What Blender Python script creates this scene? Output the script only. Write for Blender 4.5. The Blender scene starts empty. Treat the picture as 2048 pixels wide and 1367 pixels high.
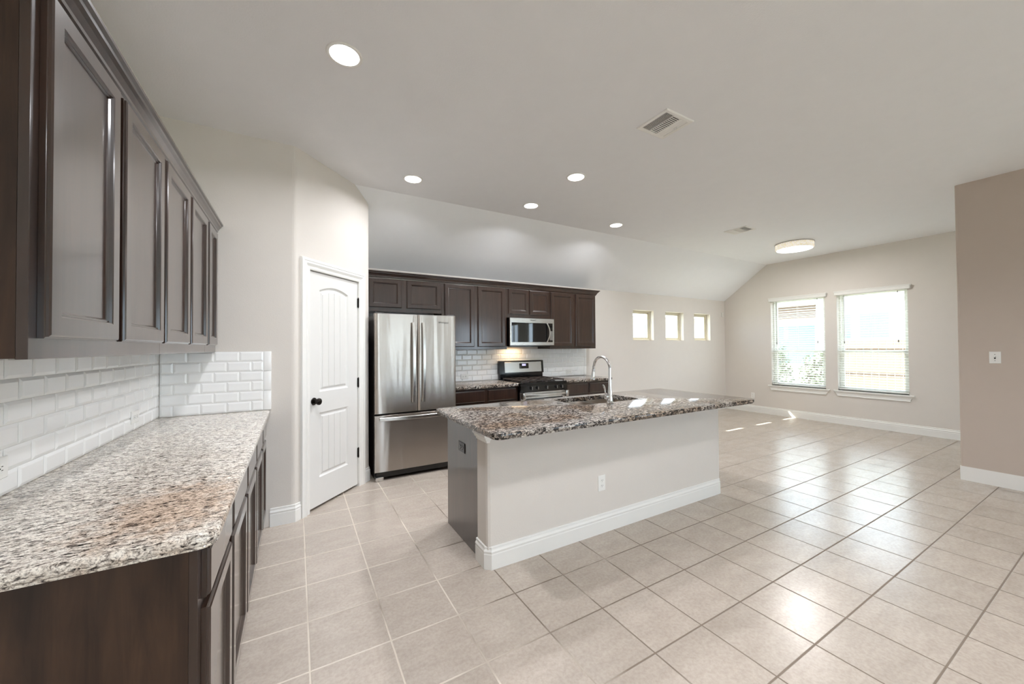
import bpy, bmesh, math, random
from mathutils import Vector, Matrix
random.seed(7)
S = bpy.context.scene
COL = S.collection
PI = math.pi

# ---------------------------------------------------------------- camera, sky, sun, exposure
CAM_H = 1.39
def make_camera():
    yaw, pitch, roll = math.radians(29.829), math.radians(0.81), math.radians(-0.3836)
    cy, sy = math.cos(yaw), math.sin(yaw)
    f = Vector((sy, cy, 0)); rt = Vector((cy, -sy, 0)); up = Vector((0, 0, 1))
    f2 = f*math.cos(pitch) + up*math.sin(pitch)
    up2 = -f*math.sin(pitch) + up*math.cos(pitch)
    r2 = rt*math.cos(roll) + up2*math.sin(roll)
    u2 = -rt*math.sin(roll) + up2*math.cos(roll)
    cd = bpy.data.cameras.new('camera')
    cd.sensor_width = 36.0; cd.lens = 751.35/2048*36; cd.clip_start = 0.02; cd.clip_end = 200
    co = bpy.data.objects.new('camera', cd); COL.objects.link(co)
    co.matrix_world = Matrix(((r2.x, u2.x, -f2.x, 0), (r2.y, u2.y, -f2.y, 0), (r2.z, u2.z, -f2.z, CAM_H), (0, 0, 0, 1)))
    S.camera = co
make_camera()

SKY = 9.0
W = bpy.data.worlds.new('sky'); S.world = W; W.use_nodes = True
bg = W.node_tree.nodes['Background']
bg.inputs[0].default_value = (0.84, 0.95, 1.13, 1); bg.inputs[1].default_value = SKY

SUN_DIR = Vector((0.565, -1.31, -1.51)).normalized()
sd = bpy.data.lights.new('sun', 'SUN'); sd.energy = 34; sd.angle = math.radians(0.6); sd.color = (1, .95, .86)
so = bpy.data.objects.new('sun', sd); COL.objects.link(so)
so.rotation_euler = SUN_DIR.to_track_quat('-Z', 'Y').to_euler(); so.location = (4, 12, 14)

vs = S.view_settings
vs.view_transform = 'Standard'; vs.look = 'None'; vs.gamma = 1.0; vs.use_curve_mapping = False
vs.exposure = -0.15
CAN_W = 27.0            # watts of each recessed ceiling lamp
cyc = S.cycles
cyc.use_denoising = True
cyc.max_bounces = 12; cyc.diffuse_bounces = 8; cyc.glossy_bounces = 6; cyc.transmission_bounces = 6; cyc.transparent_max_bounces = 16
cyc.sample_clamp_indirect = 8.0; cyc.caustics_reflective = False; cyc.caustics_refractive = False

# ---------------------------------------------------------------- materials
def srgb(r, g, b):
    f = lambda c: (c/255/12.92) if c/255 <= .04045 else ((c/255+.055)/1.055)**2.4
    return (f(r), f(g), f(b), 1)
class NT:
    def __init__(s, name):
        s.m = bpy.data.materials.new(name); s.m.use_nodes = True
        s.t = s.m.node_tree; s.p = s.t.nodes['Principled BSDF']; s.out = s.t.nodes['Material Output']
        s.tc = s.t.nodes.new('ShaderNodeTexCoord')
    def n(s, k, **kw):
        nd = s.t.nodes.new(k)
        for a, b in kw.items(): setattr(nd, a, b)
        return nd
    def l(s, a, b): s.t.links.new(a, b)
    def math(s, op, a, b=None, c=None):
        nd = s.n('ShaderNodeMath', operation=op)
        for i, v in enumerate((a, b, c)):
            if v is None: continue
            if isinstance(v, (int, float)): nd.inputs[i].default_value = v
            else: s.l(v, nd.inputs[i])
        return nd.outputs[0]
    def noise(s, scale, detail=4, rough=.5, dist=0, vec=None, stretch=None, rot=None):
        nd = s.n('ShaderNodeTexNoise'); nd.inputs['Scale'].default_value = scale
        nd.inputs['Detail'].default_value = detail; nd.inputs['Roughness'].default_value = rough
        nd.inputs['Distortion'].default_value = dist
        v = vec or s.tc.outputs['Object']
        if stretch or rot:
            mp = s.n('ShaderNodeMapping')
            if stretch: mp.inputs['Scale'].default_value = stretch
            if rot: mp.inputs['Rotation'].default_value = rot
            s.l(v, mp.inputs['Vector']); v = mp.outputs[0]
        s.l(v, nd.inputs['Vector'])
        return nd.outputs[0]
    def ramp(s, fac, stops, interp='LINEAR'):
        nd = s.n('ShaderNodeValToRGB'); cr = nd.color_ramp; cr.interpolation = interp
        while len(cr.elements) > 1: cr.elements.remove(cr.elements[-1])
        cr.elements[0].position = stops[0][0]; cr.elements[0].color = stops[0][1]
        for p, c in stops[1:]:
            e = cr.elements.new(p); e.color = c
        s.l(fac, nd.inputs[0]); return nd.outputs[0]
    def mix(s, fac, a, b, blend='MIX'):
        nd = s.n('ShaderNodeMix', data_type='RGBA', blend_type=blend)
        for i, v in ((0, fac), (6, a), (7, b)):
            if isinstance(v, (int, float)): nd.inputs[i].default_value = v
            elif isinstance(v, tuple): nd.inputs[i].default_value = v
            else: s.l(v, nd.inputs[i])
        return nd.outputs[2]
    def bump(s, h, strength, dist=.001):
        nd = s.n('ShaderNodeBump'); nd.inputs['Strength'].default_value = strength; nd.inputs['Distance'].default_value = dist
        s.l(h, nd.inputs['Height']); s.l(nd.outputs[0], s.p.inputs['Normal'])
def basic(name, col, rough=.5, metal=0, spec=.5, coat=0, coat_r=.05, bump=None, var=None):
    t = NT(name); p = t.p
    p.inputs['Roughness'].default_value = rough; p.inputs['Metallic'].default_value = metal
    p.inputs['Specular IOR Level'].default_value = spec
    p.inputs['Coat Weight'].default_value = coat; p.inputs['Coat Roughness'].default_value = coat_r
    if var:
        c2 = tuple(min(1, x*var[1]) for x in col[:3]) + (1,)
        t.l(t.mix(t.noise(var[0], 3), col, c2), p.inputs['Base Color'])
    else:
        t.l(t.mix(t.noise(9, 2), col, tuple(x*.97 for x in col[:3])+(1,)), p.inputs['Base Color'])
    if bump: t.bump(t.noise(bump[0], 3), bump[1], bump[2])
    return t.m
M = {}
M['wall'] = basic('wall_paint', srgb(220, 214, 207), .75, bump=(150, .5, .0012), spec=.3)
M['wall_shaded'] = basic('wall_paint_shaded', srgb(196, 183, 172), .75, bump=(150, .5, .0012), spec=.3)  # same wall paint, darkened to carry the shade on the stub wall
M['ceiling'] = basic('ceiling_paint', srgb(241, 242, 244), .85, bump=(120, .5, .0012), spec=.2)
M['trim'] = basic('white_trim_paint', srgb(236, 235, 231), .35)
M['door'] = basic('white_door_paint', srgb(226, 225, 222), .4)
M['tile'] = basic('white_glazed_tile', srgb(247, 247, 246), .12, spec=.5)
M['grout'] = basic('wall_tile_grout', srgb(226, 225, 220), .8)
M['plate'] = basic('white_plastic', srgb(238, 237, 233), .3)
M['plate_dark'] = basic('black_plastic', srgb(30, 28, 27), .2)
M['slot'] = basic('dark_slot_shade', srgb(10, 9, 8), .8, spec=.1)
M['bronze'] = basic('dark_bronze', srgb(38, 33, 30), .25, metal=.8)
M['chrome'] = basic('polished_chrome', srgb(215, 215, 215), .06, metal=1)
M['black_enamel'] = basic('black_enamel', srgb(10, 10, 11), .12, spec=.6)
M['black_glass'] = basic('black_oven_glass', srgb(14, 14, 14), .03, spec=.7)
M['cast_iron'] = basic('cast_iron', srgb(52, 44, 40), .35, bump=(300, .3, .0005))
M['dark_side'] = basic('charcoal_painted_steel', srgb(52, 48, 46), .4)
M['vinyl'] = basic('white_vinyl', srgb(236, 236, 230), .35)
M['vinyl_tan'] = basic('tan_vinyl', srgb(206, 198, 178), .4)
M['slat'] = basic('white_blind_slat', srgb(240, 240, 236), .4)
M['cord'] = basic('dark_cord', srgb(110, 105, 100), .6)
M['stucco'] = basic('pale_stucco', srgb(228, 222, 212), .9, bump=(40, .3, .002))
M['brick_pale'] = basic('pale_brick', srgb(205, 196, 186), .9, var=(14, .85))
M['shingle'] = basic('grey_shingles', srgb(190, 190, 195), .9, var=(18, .8))
M['fascia'] = basic('fascia_paint', srgb(240, 238, 232), .6)
M['brown_wood'] = basic('brown_beam', srgb(120, 100, 84), .8)
M['cyan_glass'] = basic('bluish_window_glass', srgb(120, 170, 180), .08, spec=.6)
M['fence'] = basic('cedar_fence_wood', srgb(150, 127, 108), .8, var=(6, .75))
M['leaf'] = basic('silvery_leaf', srgb(150, 156, 130), .6, var=(5, .6))
M['stem'] = basic('grey_brown_stem', srgb(95, 82, 68), .8)
M['grass'] = basic('lawn', srgb(186, 184, 165), .9, var=(8, .8))
M['sensor'] = basic('off_white_plastic', srgb(228, 226, 218), .4)

def emis(name, col, strength):
    t = NT(name); t.p.inputs['Base Color'].default_value = (.9, .9, .9, 1)
    t.p.inputs['Emission Color'].default_value = col; t.p.inputs['Emission Strength'].default_value = strength
    return t.m
M['lamp'] = emis('lamp_lens', (1, .97, .93, 1), 8)
M['display'] = emis('blue_display', (.10, .16, .8, 1), .9)

def wood(name, dark, light, rough=.3, coat=.6, grain_axis=2):
    t = NT(name)
    st = [14, 14, 14]; st[grain_axis] = 1.2
    g = t.noise(1.6, 5, .6, .6, stretch=tuple(st))
    b = t.noise(5, 3, .5, .5)
    c = t.ramp(g, [(.3, dark), (.72, light)])
    c2 = t.mix(t.math('MULTIPLY', b, .7), c, tuple(x*.75 for x in dark[:3])+(1,))
    t.l(c2, t.p.inputs['Base Color'])
    t.p.inputs['Roughness'].default_value = rough
    t.p.inputs['Coat Weight'].default_value = coat; t.p.inputs['Coat Roughness'].default_value = .14; t.p.inputs['Coat IOR'].default_value = 1.5
    t.p.inputs['Specular IOR Level'].default_value = .35
    t.bump(g, .12, .0006)
    return t.m
M['wood'] = wood('espresso_wood', srgb(38, 24, 17), srgb(62, 41, 31), coat=1)
M['wood_side'] = wood('espresso_side_panel', srgb(36, 23, 15), srgb(84, 60, 44), rough=.45, coat=.15)
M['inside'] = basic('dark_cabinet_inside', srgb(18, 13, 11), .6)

def steel(name, axis='x', rough=.27, col=srgb(184, 176, 168), wob=.8):
    t = NT(name); p = t.p
    p.inputs['Metallic'].default_value = 1; p.inputs['Roughness'].default_value = rough
    st = (2, 2, 260) if axis == 'x' else (260, 260, 2)
    fine = t.noise(1.0, 2, .5, 0, stretch=st)
    t.l(t.mix(fine, col, tuple(c*.86 for c in col[:3])+(1,)), p.inputs['Base Color'])
    big = t.noise(1.0, 1.5, .4, .3, stretch=(8, 8, .8))
    h = t.math('ADD', t.math('MULTIPLY', fine, .012), t.math('MULTIPLY', big, wob))
    t.bump(h, .5, .02)
    p.inputs['Anisotropic'].default_value = .75; p.inputs['Anisotropic Rotation'].default_value = .25
    tg = t.n('ShaderNodeTangent', direction_type='RADIAL', axis='Z')
    t.l(tg.outputs[0], p.inputs['Tangent'])
    return t.m
M['steel'] = steel('brushed_stainless_steel')
M['steel_flat'] = basic('stainless_trim', srgb(206, 203, 198), .27, metal=1)
M['steel_sink'] = steel('sink_stainless', wob=.02, rough=.28, col=srgb(205, 195, 185))

def granite(name, warm=.35, light=1.0, scale=1.0, rot=.5, spot=None, dk=0):
    t = NT(name)
    w = t.noise(34*scale, 7, .62, .9, stretch=(1, 2.1, 1.6), rot=(0, 0, rot))
    c = t.ramp(w, [(.36+dk, srgb(14, 13, 14)), (.43+dk, srgb(58, 54, 52)), (.475+dk, srgb(128, 120, 114)), (.53+dk, srgb(int(186*light), int(178*light), int(168*light))), (.66+dk, srgb(min(255, int(228*light)), min(255, int(223*light)), min(255, int(215*light))))])
    fine = t.noise(150*scale, 3, .6, .4)
    f = t.ramp(fine, [(.36, srgb(120, 116, 114)), (.5, (1, 1, 1, 1))])
    c = t.mix(.75, c, f, 'MULTIPLY')
    big = t.noise(4.5, 2, .5, .3)
    wf = t.ramp(big, [(.42, (0, 0, 0, 1)), (.62, (1, 1, 1, 1))])
    c = t.mix(t.math('MULTIPLY', wf, warm), c, srgb(214, 192, 170), 'MULTIPLY')
    if spot:
        # a natural brown deposit in the slab with an outline of its own
        mp = t.n('ShaderNodeMapping'); mp.inputs['Location'].default_value = (-spot[0], -spot[1], 0)
        t.l(t.tc.outputs['Object'], mp.inputs[0])
        sc = t.n('ShaderNodeVectorMath', operation='MULTIPLY'); sc.inputs[1].default_value = (1/spot[2], 1/spot[3], 0)
        t.l(mp.outputs[0], sc.inputs[0])
        ln = t.n('ShaderNodeVectorMath', operation='LENGTH'); t.l(sc.outputs[0], ln.inputs[0])
        d = t.math('ADD', ln.outputs['Value'], t.math('MULTIPLY', t.noise(26, 4), 1.6))
        k = t.ramp(t.math('MULTIPLY', d, .4), [(.50, (1, 1, 1, 1)), (.80, (0, 0, 0, 1))])
        c = t.mix(t.math('MULTIPLY', k, .7), c, srgb(226, 200, 180), 'MULTIPLY')
    t.l(c, t.p.inputs['Base Color'])
    t.p.inputs['Roughness'].default_value = .1; t.p.inputs['Specular IOR Level'].default_value = .6
    return t.m
M['granite'] = granite('speckled_granite', .8, .96, scale=1.15, rot=.5, dk=.022)
M['granite_left'] = granite('lit_speckled_granite', .12, 1.1, scale=1.5, rot=-.35, dk=-.06, spot=(.20, -.86, .20, .26))  # lightened colour carries the light and reflections on the left counter

def floor_mat():
    t = NT('ceramic_floor_tile')
    ox, oy, s = .05209, 2.53736, .3402
    sep = t.n('ShaderNodeSeparateXYZ'); t.l(t.tc.outputs['Object'], sep.inputs[0])
    gx = t.math('DIVIDE', t.math('SUBTRACT', sep.outputs[0], ox), s)
    gy = t.math('DIVIDE', t.math('SUBTRACT', sep.outputs[1], oy), s)
    def edge(g):
        fr = t.math('FRACT', g)
        return t.math('MINIMUM', fr, t.math('SUBTRACT', 1.0, fr))
    e = t.math('MINIMUM', edge(gx), edge(gy))
    wob = t.math('MULTIPLY', t.math('SUBTRACT', t.noise(25, 2), .5), .001)
    e2 = t.math('ADD', e, wob)
    tilemask = t.ramp(e2, [(.0105, (0, 0, 0, 1)), (.0130, (1, 1, 1, 1))])
    cb = t.n('ShaderNodeCombineXYZ'); t.l(t.math('FLOOR', gx), cb.inputs[0]); t.l(t.math('FLOOR', gy), cb.inputs[1])
    wn = t.n('ShaderNodeTexWhiteNoise', noise_dimensions='2D'); t.l(cb.outputs[0], wn.inputs['Vector'])
    # per tile shifted clouding
    vadd = t.n('ShaderNodeVectorMath', operation='MULTIPLY_ADD'); vadd.inputs[1].default_value = (9, 9, 9)
    t.l(wn.outputs['Color'], vadd.inputs[0]); t.l(t.tc.outputs['Object'], vadd.inputs[2])
    cl = t.noise(7, 8, .7, 0, vec=vadd.outputs[0], stretch=(.8, 1.6, 1))
    sp = t.noise(60, 4, .6, .2)
    c = t.ramp(cl, [(.25, srgb(176, 164, 153)), (.75, srgb(196, 185, 174))])
    sk = t.ramp(sp, [(.35, srgb(238, 236, 233)), (.6, (1, 1, 1, 1))])
    c = t.mix(.8, c, sk, 'MULTIPLY')
    br = t.math('ADD', .95, t.math('MULTIPLY', wn.outputs['Value'], .08))
    bc = t.n('ShaderNodeCombineXYZ'); [t.l(br, bc.inputs[i]) for i in range(3)]
    c = t.mix(1.0, c, bc.outputs[0], 'MULTIPLY')
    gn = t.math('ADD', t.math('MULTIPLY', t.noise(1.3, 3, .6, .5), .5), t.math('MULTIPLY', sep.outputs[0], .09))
    gc = t.ramp(gn, [(.27, srgb(212, 201, 187)), (.38, srgb(122, 108, 94))])  # pale to dark along x: glare and groove shadow painted into the grout
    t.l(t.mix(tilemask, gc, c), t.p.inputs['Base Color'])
    rr = t.math('ADD', .215, t.math('MULTIPLY', t.noise(7, 4, .6, vec=vadd.outputs[0]), .05))
    rg = t.math('ADD', t.math('MULTIPLY', tilemask, t.math('SUBTRACT', rr, .8)), .8)
    t.l(rg, t.p.inputs['Roughness']); t.p.inputs['Specular IOR Level'].default_value = .75
    hh = t.math('ADD', t.math('MULTIPLY', tilemask, 1.0), t.math('MULTIPLY', cl, .06))
    t.bump(hh, .55, .0022)
    return t.m
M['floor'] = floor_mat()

def glass_mat(name, tint, refl=1.0):
    t = NT(name)
    tr = t.n('ShaderNodeBsdfTransparent'); tr.inputs[0].default_value = tint
    gl = t.n('ShaderNodeBsdfGlossy'); gl.inputs['Roughness'].default_value = .02
    lw = t.n('ShaderNodeLayerWeight'); lw.inputs[0].default_value = .5
    fr = t.math('ADD', .05, t.math('MULTIPLY', .9, t.math('POWER', lw.outputs['Facing'], 5.0)))
    mx = t.n('ShaderNodeMixShader')
    t.l(t.math('MULTIPLY', fr, refl), mx.inputs[0]); t.l(tr.outputs[0], mx.inputs[1]); t.l(gl.outputs[0], mx.inputs[2])
    t.l(mx.outputs[0], t.out.inputs['Surface'])
    return t.m
M['glass'] = glass_mat('window_glass', (.93, .97, .96, 1))
M['crystal'] = None
def crystal():
    t = NT('crystal_band')
    v = t.n('ShaderNodeTexVoronoi'); v.inputs['Scale'].default_value = 60; t.l(t.tc.outputs['Object'], v.inputs['Vector'])
    c = t.ramp(v.outputs['Distance'], [(.15, srgb(255, 250, 238)), (.6, srgb(205, 196, 178))])
    t.l(c, t.p.inputs['Base Color']); t.p.inputs['Roughness'].default_value = .15
    t.l(c, t.p.inputs['Emission Color']); t.p.inputs['Emission Strength'].default_value = .75
    t.bump(v.outputs['Distance'], .6, .004)
    return t.m
M['crystal'] = crystal()

# ---------------------------------------------------------------- geometry helpers
class MB:
    def __init__(s): s.bm = bmesh.new()
    def box(s, a, b, bev=0, seg=2):
        x0, x1 = sorted((a[0], b[0])); y0, y1 = sorted((a[1], b[1])); z0, z1 = sorted((a[2], b[2]))
        g = bmesh.ops.create_cube(s.bm, size=1)
        for v in g['verts']:
            v.co = Vector(((x0+x1)/2+v.co.x*(x1-x0), (y0+y1)/2+v.co.y*(y1-y0), (z0+z1)/2+v.co.z*(z1-z0)))
        if bev:
            ed = {e for v in g['verts'] for e in v.link_edges}
            bmesh.ops.bevel(s.bm, geom=list(ed), offset=bev, segments=seg, profile=.5, affect='EDGES')
        return s
    def fbox(s, F, a, b, bev=0, seg=2):
        """box in a frame F=(O,U,V,N)"""
        O, U, V, N = F
        g = bmesh.ops.create_cube(s.bm, size=1)
        for v in g['verts']:
            c = [(a[i]+b[i])/2 + v.co[i]*(b[i]-a[i]) for i in range(3)]
            v.co = O+U*c[0]+V*c[1]+N*c[2]
        if bev:
            ed = {e for v in g['verts'] for e in v.link_edges}
            bmesh.ops.bevel(s.bm, geom=list(ed), offset=bev, segments=seg, profile=.5, affect='EDGES')
        return s
    def loops(s, loops, cap0=True, cap1=True, closed=True):
        L = [[s.bm.verts.new(p) for p in lp] for lp in loops]
        n = len(L[0])
        for a, b in zip(L, L[1:]):
            for i in range(n if closed else n-1):
                j = (i+1) % n
                try: s.bm.faces.new((a[i], a[j], b[j], b[i]))
                except ValueError: pass
        if cap0: s.bm.faces.new(L[0][::-1])
        if cap1: s.bm.faces.new(L[-1])
        return s
    def prism(s, pts, z0, z1):
        return s.loops([[(x, y, z0) for x, y in pts], [(x, y, z1) for x, y in pts]])
    def cyl(s, c, axis, r, h, n=24, r2=None):
        a = Vector(axis).normalized(); t = a.orthogonal().normalized(); b = a.cross(t)
        r2 = r if r2 is None else r2; c = Vector(c)
        return s.loops([[c+(t*math.cos(k*2*PI/n)+b*math.sin(k*2*PI/n))*r for k in range(n)],
                        [c+a*h+(t*math.cos(k*2*PI/n)+b*math.sin(k*2*PI/n))*r2 for k in range(n)]])
    def lathe(s, c, axis, prof, n=28):
        """prof: list of (radius, height)"""
        a = Vector(axis).normalized(); t = a.orthogonal().normalized(); b = a.cross(t); c = Vector(c)
        return s.loops([[c+a*h+(t*math.cos(k*2*PI/n)+b*math.sin(k*2*PI/n))*max(r, 1e-4) for k in range(n)] for r, h in prof])
    def tube(s, pts, rad, n=12, flat=None):
        pts = [Vector(p) for p in pts]; L = []
        nrm = None
        for i, p in enumerate(pts):
            d = (pts[min(i+1, len(pts)-1)]-pts[max(i-1, 0)]).normalized()
            if nrm is None: nrm = d.orthogonal().normalized()
            nrm = (nrm-d*nrm.dot(d)).normalized(); b = d.cross(nrm)
            r = rad[i] if isinstance(rad, (list, tuple)) else rad
            L.append([p+(nrm*math.cos(k*2*PI/n)+b*math.sin(k*2*PI/n))*r for k in range(n)])
        return s.loops(L)
    def ribbon(s, pts, wv, w, th):
        """flat bar swept along pts; wv = width direction"""
        pts = [Vector(p) for p in pts]; wv = Vector(wv).normalized(); L = []
        for i, p in enumerate(pts):
            d = (pts[min(i+1, len(pts)-1)]-pts[max(i-1, 0)]).normalized(); n = d.cross(wv).normalized()
            c = []
            for su, sv in ((-1, -1), (-.8, -1.0), (.8, -1.0), (1, -1), (1, 1), (.8, 1), (-.8, 1), (-1, 1)):
                k = .55 if abs(su) == 1 else 1
                c.append(p+wv*(su*w/2)+n*(sv*k*th/2))
            L.append(c)
        return s.loops(L)
    def rings(s, F, w, h, prof, cap_back=True):
        """rectangle relief in frame F; prof = [(inset, n)], last loop is capped"""
        O, U, V, N = F; L = []
        for ins, n in prof:
            L.append([O+U*x+V*y+N*n for x, y in ((ins, ins), (w-ins, ins), (w-ins, h-ins), (ins, h-ins))])
        return s.loops(L, cap0=cap_back, cap1=True)
    def build(s, name, mat, parent=None, smooth=False, origin=None):
        bm = s.bm
        bmesh.ops.remove_doubles(bm, verts=bm.verts, dist=1e-6)
        bmesh.ops.recalc_face_normals(bm, faces=bm.faces)
        off = Vector(origin) if origin is not None else Vector((0, 0, 0))
        if parent is not None and origin is None: off = world_loc(parent)
        if off.length: bmesh.ops.translate(bm, verts=bm.verts, vec=-off)
        me = bpy.data.meshes.new(name); bm.to_mesh(me); bm.free()
        me.materials.append(M[mat] if isinstance(mat, str) else mat)
        if smooth:
            for p in me.polygons: p.use_smooth = True
            me.set_sharp_from_angle(angle=math.radians(35))
        o = bpy.data.objects.new(name, me); COL.objects.link(o)
        if parent is not None: o.parent = parent
        if origin is not None and parent is None: o.location = origin
        return o
def world_loc(o):
    v = Vector(o.location)
    while o.parent: o = o.parent; v += Vector(o.location)
    return v
def V3(*a): return Vector(a)
def frame(o, u, n):
    u = Vector(u).normalized(); n = Vector(n).normalized()
    return (Vector(o), u, Vector((0, 0, 1)), n)
def thing(name, label, cat, loc=(0, 0, 0), group=None, kind=None):
    o = bpy.data.objects.new(name, None); COL.objects.link(o); o.location = loc
    o.empty_display_size = .05
    return tag(o, label, cat, group, kind)
def tag(o, label=None, cat=None, group=None, kind=None):
    if label: o['label'] = label
    if cat: o['category'] = cat
    if group: o['group'] = group
    if kind: o['kind'] = kind
    return o
def struct(o, label=None, cat=None):
    o['kind'] = 'structure'
    if label: o['label'] = label
    if cat: o['category'] = cat
    return o
def copy_tree(o, parent=None):
    c = o.copy(); COL.objects.link(c)
    if parent is not None: c.parent = parent; c.matrix_parent_inverse = o.matrix_parent_inverse.copy()
    for ch in [x for x in KIDS.get(o.name, [])]: copy_tree(ch, c)
    return c
KIDS = {}
def register(o):
    KIDS[o.name] = [x for x in bpy.data.objects if x.parent == o]
    for k in KIDS[o.name]: register(k)
def sweep(pts, prof, closed=False):
    """sweep profile [(d,z)] along 2D pts; d is offset to the LEFT of travel; mitred"""
    P = [Vector((x, y)) for x, y in pts]; n = len(P); L = []
    for i in range(n):
        a = P[i-1] if (i > 0 or closed) else None; b = P[(i+1) % n] if (i < n-1 or closed) else None
        d1 = (P[i]-a).normalized() if a is not None else None; d2 = (b-P[i]).normalized() if b is not None else None
        if d1 is None: d1 = d2
        if d2 is None: d2 = d1
        n1 = Vector((-d1.y, d1.x)); n2 = Vector((-d2.y, d2.x)); m = (n1+n2).normalized(); k = 1/max(.3, m.dot(n1))
        L.append([Vector((P[i].x+m.x*k*d, P[i].y+m.y*k*d, z)) for d, z in prof])
    mb = MB()
    if closed: L.append([v.copy() for v in L[0]]); mb.loops(L, False, False)
    else: mb.loops(L)
    return mb
BASE = [(-.002, 0), (.014, 0), (.014, .092), (.0125, .096), (.0125, .102), (.0145, .106), (.0145, .112), (.009, .122), (.0075, .130), (.0095, .134), (.008, .140), (-.002, .142)]
CROWN = [(-.018, 0.0005), (.006, 0.0005), (.008, .012), (.016, .018), (.018, .028), (.03, .046), (.04, .056), (.043, .066), (.055, .07), (.055, .082), (-.018, .082)]

# ---------------------------------------------------------------- room shell
XL, XR, YB, YN, ZC = -.845, 8.33, 4.93, -6.2, 3.04
YC, ZB = 4.05, 2.39
T = .15
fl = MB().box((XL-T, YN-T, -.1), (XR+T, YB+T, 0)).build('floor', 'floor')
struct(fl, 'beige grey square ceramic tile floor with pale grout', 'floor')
mb = MB().box((XL-T, YN-T, ZC), (XR+T, YC, ZC+.12))
sl = (ZC-ZB)/(YB-YC)
yo = YB+T; zo = ZB-sl*T
mb.loops([[(XL-T, YC, ZC), (XL-T, yo, zo), (XL-T, yo, zo+.14), (XL-T, YC, ZC+.12)], [(XR+T, YC, ZC), (XR+T, yo, zo), (XR+T, yo, zo+.14), (XR+T, YC, ZC+.12)]])
struct(mb.build('ceiling', 'ceiling'), 'pale ceiling, flat and then sloping down to the kitchen wall', 'ceiling')

def wall_with_holes(name, axis, pos, thick, a0, a1, z1, holes, mat, base=0):
    """axis 'x': wall plane at x=pos, runs along y; thick signed. holes=[(a0,a1,z0,z1)] """
    mb = MB(); xs = sorted({a0, a1, *[h[0] for h in holes], *[h[1] for h in holes]})
    def bx(u0, u1, v0, v1):
        if axis == 'x': mb.box((pos, u0, v0), (pos+thick, u1, v1))
        else: mb.box((u0, pos, v0), (u1, pos+thick, v1))
    for u0, u1 in zip(xs, xs[1:]):
        hs = sorted([h for h in holes if h[0] <= u0+1e-6 and h[1] >= u1-1e-6], key=lambda h: h[2])
        z = base
        for h in hs:
            if h[2] > z: bx(u0, u1, z, h[2])
            z = h[3]
        if z < z1: bx(u0, u1, z, z1)
    return mb.build(name, mat)
# small square windows in the kitchen wall
SW = [(5.42, 5.985), (6.33, 6.888), (7.235, 7.79)]
SZ = (1.507, 2.073)
struct(wall_with_holes('wall_back', 'y', YB, T, XL-T, XR+T, ZC, [(a, b, SZ[0], SZ[1]) for a, b in SW], 'wall'), 'pale kitchen wall pierced by three small square windows', 'wall')
FW = [(3.09, 3.985), (2.02, 2.915)]
FZ = (.595, 2.315)
RW = [(-4.27, -3.3), (-5.9, -4.97)]
struct(wall_with_holes('wall_right', 'x', XR, T, YN-T, YB, ZC, [(a, b, FZ[0], FZ[1]) for a, b in FW]+[(a, b, .45, 2.42) for a, b in RW], 'wall'), 'far pale wall with two tall blinded windows', 'wall')
struct(wall_with_holes('wall_left', 'x', XL, -T, YN-T, YB, ZC, [], 'wall'), 'pale wall behind the long left counter', 'wall')
NW = [(.5, 2.1), (3.0, 4.6), (6.0, 7.6)]
struct(wall_with_holes('wall_near', 'y', YN, -T, XL, XR, ZC, [(a, b, .3, 2.42) for a, b in NW], 'wall'))
# pantry walls: short wall C, diagonal with door, return beside the fridge
PA = Vector((-.013, 3.515)); PB = Vector((.66, 4.205)); DT = (PB-PA).normalized(); DN = Vector((DT.y, -DT.x)); DL = (PB-PA).length
def dp(t, n=0): v = PA+DT*t+DN*n; return (v.x, v.y)
def zcut(pts, z1=ZC): return pts
r = .022
arc1 = [(PA.x-r, PA.y), (PA.x-r*.35, PA.y+.0025), dp(r*.35, -.0025), dp(r)]
mb = MB().prism([(XL, PA.y), *arc1, dp(.148), dp(.148, -.1), (PA.x-.05, PA.y+.1), (XL, PA.y+.1)], 0, ZC)
mb.prism([dp(.148), dp(.796), dp(.796, -.1), dp(.148, -.1)], 2.066, ZC)
mb.prism([dp(.796), dp(DL-r), dp(DL-r*.3, -.002), (PB.x+.001, PB.y+r*.4), (PB.x+.004, PB.y+r), (PB.x+.004, YB), (PB.x-.1, YB), (PB.x-.1, PB.y+.03), dp(.796, -.1)], 0, ZC)
struct(mb.build('wall_pantry', 'wall'), 'short white wall and angled pantry wall around the panelled door', 'wall')
# stub wall at the right
mb = MB()
SX, SY0, SY1 = 5.94, -.1, 1.08
rr = .02
mb.prism([(SX, SY0), (SX+.14, SY0), (SX+.14, SY1-rr), (SX+.14-rr*.3, SY1-rr*.3), (SX+.14-rr, SY1), (SX+rr, SY1), (SX+rr*.3, SY1-rr*.3), (SX, SY1-rr)], 0, ZC)
struct(mb.build('wall_stub', 'wall_shaded'), 'wall end darkened for shade at the right edge, with a light switch', 'wall')
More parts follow.
